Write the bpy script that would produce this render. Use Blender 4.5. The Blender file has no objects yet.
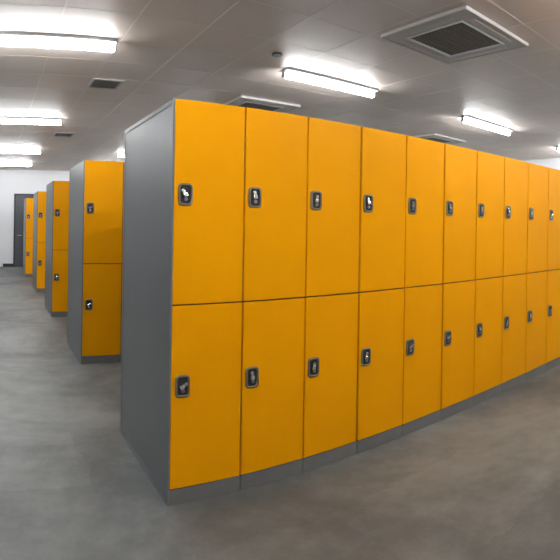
import bpy, bmesh, math, random
from mathutils import Vector, Matrix

random.seed(7)
S = bpy.context.scene
COL = S.collection
K = 1.09                       # plan units -> metres

# ------------------------------------------------------------------ camera, world, exposure
F = 514.0                      # pixels per radian of the stitched (cylindrical) photograph
HORIZON = 226.3                # horizon row at the middle of the frame
EYE = 1.290 * K
cd = bpy.data.cameras.new('camera')
cam = bpy.data.objects.new('camera', cd)
COL.objects.link(cam)
cd.type = 'PANO'
cd.panorama_type = 'CENTRAL_CYLINDRICAL'
cd.central_cylindrical_range_u_min = -280.0 / F
cd.central_cylindrical_range_u_max = 280.0 / F
cd.central_cylindrical_range_v_min = -(560.0 - HORIZON) / F
cd.central_cylindrical_range_v_max = HORIZON / F
cd.central_cylindrical_radius = 1.0
cd.clip_start = 0.02
yaw = -(280.0 + 9.0) / F
roll = math.radians(-0.9)
cam.matrix_world = (Matrix.Translation((0, 0, EYE)) @ Matrix.Rotation(yaw, 4, 'Z')
                    @ Matrix.Rotation(math.pi / 2, 4, 'X') @ Matrix.Rotation(-roll, 4, 'Z'))
S.camera = cam

w = bpy.data.worlds.new('world'); S.world = w
w.use_nodes = True
w.node_tree.nodes['Background'].inputs[0].default_value = (0.8, 0.85, 1.0, 1)
w.node_tree.nodes['Background'].inputs[1].default_value = 0.05

TUBE_STRENGTH = 26.0
S.view_settings.view_transform = 'Standard'
S.view_settings.look = 'None'
S.view_settings.gamma = 1.0
S.view_settings.use_curve_mapping = False
S.view_settings.exposure = 1.20

# ------------------------------------------------------------------ materials
def mat(name, color, rough=0.5, metal=0.0, spec=0.5):
    m = bpy.data.materials.new(name); m.use_nodes = True
    b = m.node_tree.nodes['Principled BSDF']
    b.inputs['Base Color'].default_value = (*color, 1)
    b.inputs['Roughness'].default_value = rough
    b.inputs['Metallic'].default_value = metal
    b.inputs['Specular IOR Level'].default_value = spec
    return m

class G:
    """small node-graph helper"""
    def __init__(s, m):
        s.t = m.node_tree; s.b = s.t.nodes['Principled BSDF']
    def n(s, kind, **kw):
        q = s.t.nodes.new(kind)
        for k, v in kw.items():
            if k.startswith('i_'): q.inputs[k[2:].replace('_', ' ')].default_value = v
            else: setattr(q, k, v)
        return q
    def l(s, a, b): s.t.links.new(a, b)

def ramp(g, src, stops):
    r = g.n('ShaderNodeValToRGB'); e = r.color_ramp.elements
    while len(e) < len(stops): e.new(0.5)
    for q, (p, c) in zip(e, stops):
        q.position = p; q.color = (*c, 1)
    g.l(src, r.inputs[0]); return r

def mottled(name, c1, c2, scale, rough, bump=0.0, metal=0.0, rr=0.0, spec=0.5, stretch=(1, 1, 1)):
    m = mat(name, c1, rough, metal, spec); g = G(m)
    tc = g.n('ShaderNodeTexCoord'); mp = g.n('ShaderNodeMapping'); mp.inputs['Scale'].default_value = stretch
    g.l(tc.outputs['Object'], mp.inputs[0])
    nz = g.n('ShaderNodeTexNoise', i_Scale=scale, i_Detail=5.0, i_Roughness=0.6)
    g.l(mp.outputs[0], nz.inputs['Vector'])
    r = ramp(g, nz.outputs[0], [(0.3, c1), (0.7, c2)])
    g.l(r.outputs[0], g.b.inputs['Base Color'])
    if rr:
        mr = g.n('ShaderNodeMapRange'); mr.inputs[3].default_value = rough - rr; mr.inputs[4].default_value = rough + rr
        g.l(nz.outputs[0], mr.inputs[0]); g.l(mr.outputs[0], g.b.inputs['Roughness'])
    if bump:
        bp = g.n('ShaderNodeBump', i_Strength=bump, i_Distance=0.002)
        g.l(nz.outputs[0], bp.inputs['Height']); g.l(bp.outputs[0], g.b.inputs['Normal'])
    return m

M = {}
M['yellow'] = mottled('yellow_paint', (0.88, 0.360, 0.0004), (0.92, 0.378, 0.0006), 2.2, 0.42, spec=0.07, rr=0.04)
M['grey'] = mottled('grey_powder_coat', (0.150, 0.163, 0.168), (0.175, 0.190, 0.197), 1.3, 0.38, rr=0.02, spec=1.0, stretch=(1.5, 1.5, .4))
M['plinth'] = mottled('plinth_grey', (0.15, 0.148, 0.142), (0.19, 0.187, 0.18), 4, 0.5)
M['shadow'] = mat('carcass_front_shade', (0.13, 0.075, 0.03), 0.6)  # dark brown paints in the shade of the door seams
M['plate'] = mat('lock_plate', (0.27, 0.225, 0.15), 0.42, 0.6)
M['cup'] = mat('lock_cup', (0.03, 0.03, 0.032), 0.35)
M['chrome'] = mat('chrome', (0.85, 0.86, 0.88), 0.18, 1.0)
M['darkm'] = mat('dark_plastic', (0.025, 0.025, 0.028), 0.45)
M['white_m'] = mat('white_enamel', (0.75, 0.75, 0.76), 0.35)
M['trimm'] = mat('trim_enamel', (0.58, 0.55, 0.52), 0.3)
M['batten'] = mat('batten_enamel', (0.72, 0.72, 0.73), 0.45)
M['capgrey'] = mat('cap_grey', (0.30, 0.30, 0.31), 0.5)
M['grille'] = mat('grille_brown', (0.30, 0.265, 0.22), 0.6)
M['grille_dark'] = mat('filter_dark', (0.22, 0.195, 0.165), 0.8)
M['cassette'] = mat('cassette_panel', (0.56, 0.50, 0.45), 0.42)
M['vent'] = mat('vent_metal', (0.34, 0.31, 0.28), 0.5)
M['ventrim'] = mat('vent_rim', (0.5, 0.47, 0.44), 0.4)
M['wall'] = mottled('white_wall_paint', (0.84, 0.85, 0.87), (0.88, 0.89, 0.91), 0.8, 0.6)
M['door'] = mottled('grey_door_paint', (0.055, 0.06, 0.068), (0.075, 0.08, 0.09), 1.5, 0.4)
M['skirt'] = mat('dark_skirting', (0.02, 0.02, 0.022), 0.4)
M['metalbar'] = mat('brushed_steel', (0.5, 0.5, 0.52), 0.3, 1.0)

tube = mat('lamp_tube', (0.9, 0.9, 0.9), 0.5)
tb = tube.node_tree.nodes['Principled BSDF']
tb.inputs['Emission Color'].default_value = (0.97, 0.985, 1.0, 1)
tb.inputs['Emission Strength'].default_value = TUBE_STRENGTH
M['tube'] = tube

# concrete floor: large blotches, trowel haze, worn patches with edges of their own
m = mat('concrete_floor', (0.3, 0.3, 0.3), 0.42, spec=0.45); g = G(m)
tc = g.n('ShaderNodeTexCoord')
n1 = g.n('ShaderNodeTexNoise', i_Scale=0.75, i_Detail=6.0, i_Roughness=0.62, i_Distortion=0.6)
n2 = g.n('ShaderNodeTexNoise', i_Scale=4.5, i_Detail=8.0, i_Roughness=0.7)
n3 = g.n('ShaderNodeTexNoise', i_Scale=60.0, i_Detail=3.0)
br = g.n('ShaderNodeTexBrick'); br.offset = 0.5
br.inputs['Scale'].default_value = 1.0
br.inputs['Brick Width'].default_value = 1.35; br.inputs['Row Height'].default_value = 0.7
br.inputs['Mortar Size'].default_value = 0.0
br.inputs['Color1'].default_value = (0.44, 0.44, 0.44, 1); br.inputs['Color2'].default_value = (0.56, 0.56, 0.56, 1)
wv = g.n('ShaderNodeMixRGB', blend_type='ADD'); wv.inputs[0].default_value = 0.22
g.l(tc.outputs['Object'], wv.inputs[1]); g.l(n2.outputs['Color'], wv.inputs[2])
g.l(wv.outputs[0], br.inputs['Vector'])
for q in (n1, n2, n3): g.l(tc.outputs['Object'], q.inputs['Vector'])
def mth(op, a, b):
    q = g.n('ShaderNodeMath', operation=op)
    for i, v in enumerate((a, b)):
        if isinstance(v, (int, float)): q.inputs[i].default_value = v
        else: g.l(v, q.inputs[i])
    return q.outputs[0]
s = mth('MULTIPLY', n1.outputs[0], 0.55)
s = mth('ADD', s, mth('MULTIPLY', n2.outputs[0], 0.24))
s = mth('ADD', s, mth('MULTIPLY', br.outputs['Color'], 0.36))
s = mth('ADD', s, mth('MULTIPLY', n3.outputs[0], 0.03))
r = ramp(g, s, [(0.44, (0.078, 0.084, 0.083)), (0.53, (0.120, 0.129, 0.126)), (0.58, (0.158, 0.169, 0.164)), (0.66, (0.22, 0.234, 0.227))])
g.l(r.outputs[0], g.b.inputs['Base Color'])
mr = g.n('ShaderNodeMapRange'); mr.inputs[3].default_value = 0.62; mr.inputs[4].default_value = 0.34
g.l(n1.outputs[0], mr.inputs[0]); g.l(mr.outputs[0], g.b.inputs['Roughness'])
bp = g.n('ShaderNodeBump', i_Strength=0.25, i_Distance=0.002)
g.l(n2.outputs[0], bp.inputs['Height']); g.l(bp.outputs[0], g.b.inputs['Normal'])
M['floor'] = m

# ceiling tiles on a T-bar grid
TP = 0.55 * K
m = mat('ceiling_tiles', (0.42, 0.39, 0.37), 0.5, spec=0.5); g = G(m)
tc = g.n('ShaderNodeTexCoord')
mp = g.n('ShaderNodeMapping'); mp.inputs['Location'].default_value = (-0.5 * K, -3.6 * K, 0.05)
g.l(tc.outputs['Object'], mp.inputs[0])
dv = g.n('ShaderNodeVectorMath', operation='SCALE'); dv.inputs['Scale'].default_value = 1 / TP
g.l(mp.outputs[0], dv.inputs[0])
fl = g.n('ShaderNodeVectorMath', operation='FLOOR'); g.l(dv.outputs[0], fl.inputs[0])
wn = g.n('ShaderNodeTexWhiteNoise'); g.l(fl.outputs[0], wn.inputs['Vector'])
nz = g.n('ShaderNodeTexNoise', i_Scale=1.3, i_Detail=6.0, i_Roughness=0.65); g.l(tc.outputs['Object'], nz.inputs['Vector'])
a = mth('ADD', mth('MULTIPLY', wn.outputs['Value'], 0.07), mth('MULTIPLY', nz.outputs[0], 0.93))
r = ramp(g, a, [(0.3, (0.68, 0.585, 0.515)), (0.75, (0.76, 0.66, 0.59))])
g.l(r.outputs[0], g.b.inputs['Base Color'])
bn = g.n('ShaderNodeTexNoise', i_Scale=5.0, i_Detail=4.0); g.l(tc.outputs['Object'], bn.inputs['Vector'])
bp = g.n('ShaderNodeBump', i_Strength=0.35, i_Distance=0.004); g.l(bn.outputs[0], bp.inputs['Height'])
g.l(bp.outputs[0], g.b.inputs['Normal'])
M['ceiling'] = m
M['tbar'] = mat('tbar', (0.78, 0.70, 0.64), 0.28, spec=0.8)

# ------------------------------------------------------------------ mesh helpers
def box(bm, x0, x1, y0, y1, z0, z1, bev=0.0, seg=2):
    r = bmesh.ops.create_cube(bm, size=1.0)
    vs = r['verts']
    for v in vs:
        v.co = Vector((x0 + (v.co.x + .5) * (x1 - x0), y0 + (v.co.y + .5) * (y1 - y0), z0 + (v.co.z + .5) * (z1 - z0)))
    if bev:
        es = list({e for v in vs for e in v.link_edges})
        bmesh.ops.bevel(bm, geom=es, offset=bev, segments=seg, profile=0.5, affect='EDGES')

def cyl(bm, p0, p1, r0, r1=None, n=20):
    p0, p1 = Vector(p0), Vector(p1); d = p1 - p0
    q = bmesh.ops.create_cone(bm, cap_ends=True, segments=n, radius1=r0, radius2=r0 if r1 is None else r1, depth=d.length)
    mt = Matrix.Translation((p0 + p1) / 2) @ d.to_track_quat('Z', 'Y').to_matrix().to_4x4()
    bmesh.ops.transform(bm, matrix=mt, verts=q['verts'])

def rrect(wd, ht, rad, n=5):
    pts = []
    for cx, cz, a0 in ((wd/2-rad, ht/2-rad, 0), (-wd/2+rad, ht/2-rad, 90), (-wd/2+rad, -ht/2+rad, 180), (wd/2-rad, -ht/2+rad, 270)):
        for i in range(n + 1):
            a = math.radians(a0 + 90 * i / n)
            pts.append((cx + rad * math.cos(a), cz + rad * math.sin(a)))
    return pts

def loops(bm, rings, cap_first=False, cap_last=True):
    """rings: lists of 3-D points of equal count, bridged in order"""
    vr = [[bm.verts.new(p) for p in r] for r in rings]
    n = len(vr[0])
    for a, b in zip(vr, vr[1:]):
        for i in range(n):
            bm.faces.new((a[i], a[(i + 1) % n], b[(i + 1) % n], b[i]))
    if cap_first: bm.faces.new(vr[0])
    if cap_last: bm.faces.new(list(reversed(vr[-1])))

def obj(name, bm, material, parent=None, smooth=False):
    bmesh.ops.recalc_face_normals(bm, faces=bm.faces[:])
    me = bpy.data.meshes.new(name); bm.to_mesh(me); bm.free()
    me.materials.append(M[material])
    if smooth:
        for p in me.polygons: p.use_smooth = True
    o = bpy.data.objects.new(name, me); COL.objects.link(o)
    if parent: o.parent = parent
    return o

def thing(name, label, cat, loc, rz=0.0, group=None):
    o = bpy.data.objects.new(name, None); COL.objects.link(o)
    o.empty_display_size = 0.1
    o.location = loc; o.rotation_euler = (0, 0, rz); o['label'] = label; o['category'] = cat
    if group: o['group'] = group
    return o

def struct(name, bm, material, parent=None):
    o = obj(name, bm, material, parent)
    if not parent: o['kind'] = 'structure'
    return o

def dup(root, loc, label, group=None):
    r = root.copy(); COL.objects.link(r); r.location = loc; r['label'] = label
    if group: r['group'] = group
    def rec(src, dst):
        for ch in list(src.children):
            c = ch.copy(); COL.objects.link(c); c.parent = dst
            rec(ch, c)
    rec(root, r)
    return r

# ------------------------------------------------------------------ the room
X0, X1, Y0, Y1 = -4.6 * K, 9.6 * K, -6.5 * K, 14.9 * K
ZC = 2.812 * K
bm = bmesh.new(); box(bm, X0, X1, Y0, Y1, -0.1, 0.0); struct('floor', bm, 'floor')
bm = bmesh.new(); box(bm, X0, X1, Y0, Y1, ZC, ZC + 0.1)
ceil = struct('ceiling', bm, 'ceiling')
bm = bmesh.new()
h = 0.006
x = 0.5 * K - 9 * TP
while x < X1:
    if x > X0: box(bm, x - h, x + h, Y0, Y1, ZC - 0.0015, ZC + 0.002)
    x += TP
y = 3.6 * K - 19 * TP
while y < Y1:
    if y > Y0: box(bm, X0, X1, y - h, y + h, ZC - 0.0012, ZC + 0.002)
    y += TP
struct('ceiling_grid', bm, 'tbar', ceil)
bm = bmesh.new(); box(bm, X0 - .1, X1 + .1, Y1, Y1 + .1, 0, ZC); struct('wall_back', bm, 'wall')
bm = bmesh.new(); box(bm, X0 - .1, X1 + .1, Y0 - .1, Y0, 0, ZC); struct('wall_front', bm, 'wall')
bm = bmesh.new(); box(bm, X0 - .1, X0, Y0, Y1, 0, ZC); struct('wall_left', bm, 'wall')
bm = bmesh.new(); box(bm, X1, X1 + .1, Y0, Y1, 0, ZC); struct('wall_right', bm, 'wall')

# grey service door in the back wall
dx0, dx1, dz = 0.66 * K, 1.56 * K, 2.12 * K
bm = bmesh.new(); box(bm, dx0 + .05, dx1 - .05, Y1 - .04, Y1, 0.006, dz - .05, .003)
dr = struct('door_1', bm, 'door')
bm = bmesh.new()
box(bm, dx0, dx0 + .05, Y1 - .06, Y1, 0, dz, .004); box(bm, dx1 - .05, dx1, Y1 - .06, Y1, 0, dz, .004)
box(bm, dx0, dx1, Y1 - .061, Y1, dz - .05, dz, .004)
struct('door_frame', bm, 'skirt', dr)
bm = bmesh.new(); cyl(bm, (dx0 + .13, Y1 - .04, 1.0), (dx0 + .13, Y1 - .095, 1.0), .011); cyl(bm, (dx0 + .13, Y1 - .09, 1.0), (dx0 + .25, Y1 - .09, 1.0), .009)
struct('door_handle', bm, 'metalbar', dr)
bm = bmesh.new(); box(bm, 0.36 * K, dx0, Y1 - .02, Y1, 0, .10, .003); struct('baseboard_back', bm, 'skirt')

# ------------------------------------------------------------------ lockers
HT = 1.868 * K                   # height
WD = 0.3723 * K                 # column width
DP = 0.875 * K                  # depth of the double-sided bank
PL = 0.073 * K                  # plinth height
MID = 0.919 * K
FY = 0.0                        # front face of the doors in locker space; depth goes +y

def lock(door, cx, cz, variant):
    """recessed latch lock: plate ring, dark cup, swivelling latch, key barrel"""
    bm = bmesh.new()
    W_, H_ = 0.074 * K, 0.104 * K
    yy = FY
    o_ = rrect(W_, H_, .022); mi = rrect(W_ * .90, H_ * .93, .020); ii = rrect(W_ * .70, H_ * .80, .013)
    P = lambda pts, y: [(cx + px, y, cz + pz) for px, pz in pts]
    loops(bm, [P(o_, yy + .001), P(o_, yy - .004), P(mi, yy - .008), P(ii, yy - .0075), P(ii, yy - .0015)], cap_last=False)
    pl = obj('lock_plate', bm, 'plate', door, True); pl['label'] = 'bronzed metal lock surround'
    bm = bmesh.new(); c_ = rrect(W_ * .72, H_ * .82, .013)
    loops(bm, [P(c_, yy - .0005), P(c_, yy - .002)], cap_first=True)
    obj('lock_cup', bm, 'cup', door)
    # latch: a small tilted paddle with a ribbed tip
    bm = bmesh.new()
    L = .034 * K
    box(bm, -.0085, .0085, -.016, -.004, -.006, L - .006, .003)
    box(bm, -.0115, .0115, -.020, -.003, -.014, .008, .004)
    ang = {0: -8, 1: 62, 2: 12, 3: -35}[variant]
    bmesh.ops.transform(bm, matrix=Matrix.Translation((cx - .004, yy, cz + (.0 if variant else .004))) @ Matrix.Rotation(math.radians(ang), 4, 'Y'), verts=bm.verts)
    lt = obj('lock_latch', bm, 'chrome', door); lt['label'] = 'chrome swivel latch'
    bm = bmesh.new()
    cyl(bm, (cx + .002, yy - .001, cz - .021 * K), (cx + .002, yy - .010, cz - .021 * K), .0105, .0095)
    box(bm, cx + .0005, cx + .0035, yy - .0125, yy - .009, cz - .028 * K, cz - .014 * K)
    obj('key_barrel', bm, 'metalbar', door)

def make_locker(end, variants=(0, 0), gap=(.004, .004)):
    t = thing('locker', '', 'locker', (0, 0, 0))
    # carcass: left side flange is a recessed pan on the end unit
    bm = bmesh.new()
    box(bm, 0.0, WD, FY + .020, DP, 0.0 + PL * .0 + .0, HT)
    if end:
        bm.faces.ensure_lookup_table()
        f = min(bm.faces, key=lambda q: q.calc_center_median().x)
        bmesh.ops.inset_region(bm, faces=[f], thickness=.030, depth=0.0)
        bmesh.ops.inset_region(bm, faces=[f], thickness=.010, depth=-.0025)
    else:
        bmesh.ops.bevel(bm, geom=[e for e in bm.edges], offset=.002, segments=1, affect='EDGES')
    body = obj('body', bm, 'grey', t)
    if end:
        bm = bmesh.new(); box(bm, -.0035, .006, FY - .001, FY + .0205, 0.004, HT, .0015)
        obj('corner_trim', bm, 'grey', t)
    # inner front, seen only in the seams
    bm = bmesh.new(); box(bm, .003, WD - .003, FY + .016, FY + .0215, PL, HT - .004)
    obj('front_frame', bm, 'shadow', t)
    # plinth
    bm = bmesh.new(); box(bm, (.002 if not end else .0062), WD - .002, FY + .001, FY + .0202, 0.0, PL - .003, .0015)
    obj('plinth', bm, 'plinth', t)
    g0, g1 = gap
    for z0, z1, lz, v in ((MID + .004, HT - .001, 1.430 * K, variants[0]), (PL + .001, MID - .004, 0.545 * K, variants[1])):
        bm = bmesh.new()
        dxa = g0 + (.004 if end else 0)
        box(bm, dxa, WD - g1, FY, FY + .0165, z0, z1, .0028, 2)
        d = obj('door', bm, 'yellow', t)
        lock(d, (.062 if end else .057) * K, lz, v)
    return t

protos = {}
def locker(end, variants, gap, loc, label, group):
    key = (end, variants, gap)
    if key not in protos:
        t = make_locker(end, variants, gap); t.location = loc; t['label'] = label; t['group'] = group
        protos[key] = t
        return t
    return dup(protos[key], loc, label, group)

EX, FR = 0.811 * K, 2.205 * K
ordn = ['first', 'second', 'third', 'fourth', 'fifth', 'sixth', 'seventh', 'eighth', 'ninth', 'tenth', 'eleventh', 'twelfth']
main_var = [(3, 1), (0, 0), (2, 2), (0, 2), (2, 1), (0, 1), (2, 0), (0, 2), (2, 0), (1, 1), (0, 0), (2, 2)]
thick = {1: (.0055, .004), 2: (.004, .004)}
for i in range(12):
    g0 = .007 if i in (3, 5) else .0045
    g1 = .007 if i in (2, 4) else .0045
    off = 0.0
    lab = ('large nearest two-tier yellow locker whose grey steel side faces the aisle' if i == 0 else
           'two-tier yellow locker, %s from the grey end of the nearest row' % ordn[i])
    locker(i == 0, main_var[i], (g0, g1), (EX + i * WD, FR + off, 0), lab, 'yellow two-tier lockers in the nearest row')

rows = [(4.62, .838, 3, 'second'), (6.98, .842, 2, 'third'), (9.45, .85, 2, 'fourth'), (12.1, .82, 2, 'farthest')]
for yy, ex, n, rn in rows:
    for i in range(n):
        if i == 0:
            lab = {'second': 'yellow locker with grey side ending the second row, just behind the nearest row',
                   'third': 'yellow locker with grey side ending the third row from the camera',
                   'fourth': 'yellow locker with pale side ending the fourth row from the camera',
                   'farthest': 'farthest yellow locker, at the aisle end beside the dark door'}[rn]
        else:
            lab = 'yellow locker %s in from the aisle end of the %s row' % (ordn[i], rn)
        locker(i == 0, (1, 1) if i == 0 else (0, 0), (.0045, .0045), (ex * K + i * WD, yy * K, 0), lab,
               'yellow two-tier lockers in the rows behind')

# ------------------------------------------------------------------ ceiling lights
LL = 1.18 * K
def make_light():
    t = thing('ceiling_light', '', 'ceiling light', (0, 0, 0), 0, 'fluorescent strip lights on the ceiling')
    bm = bmesh.new()
    box(bm, 0.0, LL, -.085, .085, -.026, 0.0, .006)
    obj('batten', bm, 'batten', t)
    bm = bmesh.new()
    n = 20; rings = []
    r_ = .031; zc = -.063
    prof = [(0.012, .55), (.020, .85), (.034, 1.0), (LL - .034, 1.0), (LL - .020, .85), (LL - .012, .55)]
    for px, s_ in prof:
        rings.append([(px, r_ * s_ * math.cos(2 * math.pi * k / n), zc + r_ * s_ * math.sin(2 * math.pi * k / n)) for k in range(n)])
    loops(bm, rings, cap_first=True)
    obj('tube', bm, 'tube', t, True)
    for s_ in (0, 1):
        bm = bmesh.new(); a, b = (-.012, .012) if s_ == 0 else (LL - .012, LL + .012)
        box(bm, a, b, -.022, .022, -.090, .0, .004)
        e = obj('end_cap', bm, 'capgrey', t); e['label'] = 'dark grey lamp holder'
    return t

lx = [-0.165, 2.66, 5.45, 8.24]
lrows = [(0.9, 4), (4.2, 4), (7.5, 4), (10.7, 3), (13.1, 2)]
vis = {(1, 0): 'long strip light at the left edge, largest and nearest of the left column',
       (1, 1): 'strip light on the ceiling above the middle of the nearest locker row',
       (1, 2): 'strip light right of the large square air vent, above the far locker tops',
       (1, 3): 'small strip light cut by the right edge of the picture',
       (2, 0): 'second nearest strip light in the left column',
       (3, 0): 'third nearest strip light in the left column',
       (4, 0): 'farthest strip light in the left column, by the white wall',
       (3, 1): 'bright strip light seen just behind the top corner of the grey locker side'}
first = None
for j, (yy, n) in enumerate(lrows):
    for i in range(n):
        lab = vis.get((j, i), 'strip light out of sight behind the locker tops' if j >= 1 else 'added unseen strip light overhead, brightening the locker doors')
        loc = (lx[i] * K, yy * K, ZC)
        if first is None:
            first = make_light(); first.location = loc; first['label'] = lab
        else:
            dup(first, loc, lab, 'fluorescent strip lights on the ceiling')

for xx, yy in ((2.54, 0.0), (5.21, 0.0), (7.95, 0.0), (-0.17, 0.0)):  # extra lamp row out of view, added to brighten the door tops
    dup(first, (xx * K, yy * K, ZC), 'added unseen strip light overhead, brightening the locker doors', 'fluorescent strip lights on the ceiling')
for yy in (4.2, 7.5):  # unseen lamps added on the left to light the grey end panel
    dup(first, (-2.88 * K, yy * K, ZC), 'added unseen strip light left of the aisle, brightening the grey locker side', 'fluorescent strip lights on the ceiling')

# ------------------------------------------------------------------ air-conditioning cassettes
def make_cassette():
    t = thing('air_cassette', '', 'air vent', (0, 0, 0), 0, 'square ceiling air cassettes')
    C = .83 * K / 2
    def ring(bm, a, b, z0, z1, bev=.0):
        # square frame between half-sizes b (outer) and a (inner)
        sq = lambda h, z: [(h, h, z), (-h, h, z), (-h, -h, z), (h, -h, z)]
        loops(bm, [sq(a, 0.0), sq(a, z0), sq(a + .008, z1), sq(b - .012, z1), sq(b, z0), sq(b, 0.0)], cap_last=False)
    bm = bmesh.new(); ring(bm, C * .68, C, -.014, -.028); obj('panel', bm, 'cassette', t)
    # bright outer lip
    for k in range(4):
        bm = bmesh.new(); box(bm, -C - .004, C + .004, -C - .008, -C + .004, -.032, -.002, .003)
        bmesh.ops.transform(bm, matrix=Matrix.Rotation(k * math.pi / 2, 4, 'Z'), verts=bm.verts)
        obj('edge_trim', bm, 'trimm', t)
    # louvre flaps in four outlet slots
    for k in range(4):
        bm = bmesh.new(); box(bm, -C * .60, C * .60, -C * .88, -C * .78, -.034, -.0285, .002)
        bmesh.ops.transform(bm, matrix=Matrix.Rotation(k * math.pi / 2, 4, 'Z'), verts=bm.verts)
        obj('outlet_flap', bm, 'cassette', t)
    bm = bmesh.new(); ring(bm, C * .62, C * .68, -.030, -.036); obj('grille_frame', bm, 'white_m', t)
    bm = bmesh.new(); box(bm, -C * .62, C * .62, -C * .62, C * .62, -.018, -.004)
    gr = obj('return_grille', bm, 'grille_dark', t); gr['label'] = 'dark brown intake grille'
    bm = bmesh.new()
    nn = 17
    for i in range(nn):
        a = -C * .60 + i * C * 1.20 / (nn - 1)
        box(bm, a - .006, a + .006, -C * .62, C * .62, -.030, -.018)
        if i % 4 == 2: box(bm, -C * .62, C * .62, a - .004, a + .004, -.028, -.018)
    obj('grille_slats', bm, 'grille', gr)
    return t
cs = make_cassette(); cs.location = (3.18 * K, 2.53 * K, ZC)
cs['label'] = 'large square ceiling air vent at top right of the picture'
dup(cs, (3.20 * K, 5.73 * K, ZC), 'square ceiling air vent just above the second and third nearest lockers', 'square ceiling air cassettes')
dup(cs, (6.62 * K, 5.75 * K, ZC), 'square ceiling air vent peeping over the fifth and sixth nearest lockers', 'square ceiling air cassettes')

def make_vent():
    t = thing('ceiling_vent', '', 'air vent', (0, 0, 0), 0, 'small grey ceiling grilles')
    A, B = .34 * K / 2, .36 * K / 2
    bm = bmesh.new()
    sq = lambda a, b, z: [(a, b, z), (-a, b, z), (-a, -b, z), (a, -b, z)]
    loops(bm, [sq(A - .03, B - .03, 0), sq(A - .03, B - .03, -.012), sq(A, B, -.012), sq(A, B, 0)], cap_last=False)
    obj('vent_frame', bm, 'ventrim', t)
    bm = bmesh.new(); box(bm, -A + .03, A - .03, -B + .03, B - .03, -.004, -.001); obj('vent_backing', bm, 'grille_dark', t)
    for i in range(7):
        bm = bmesh.new(); yy = -B + .055 + i * (2 * B - .11) / 6
        box(bm, -A + .031, A - .031, -.016, .016, -.001, .001)
        bmesh.ops.transform(bm, matrix=Matrix.Translation((0, yy, -.009)) @ Matrix.Rotation(math.radians(18), 4, 'X'), verts=bm.verts)
        obj('slat', bm, 'vent', t)
    return t
v = make_vent(); v.location = (1.21 * K, 5.46 * K, ZC); v['label'] = 'small dark ceiling grille above the aisle, left of the nearest locker row'
dup(v, (1.22 * K, 8.75 * K, ZC), 'smaller looking ceiling grille farther down the aisle', 'small grey ceiling grilles')

# detector
t = thing('smoke_detector', 'small dark round detector on the ceiling left of the middle strip light', 'detector', (2.38 * K, 3.87 * K, ZC))
bm = bmesh.new(); cyl(bm, (0, 0, 0), (0, 0, -.012), .05, .05, 24); obj('base', bm, 'darkm', t)
bm = bmesh.new(); cyl(bm, (0, 0, -.012), (0, 0, -.022), .042, .030, 24); obj('head', bm, 'capgrey', t)
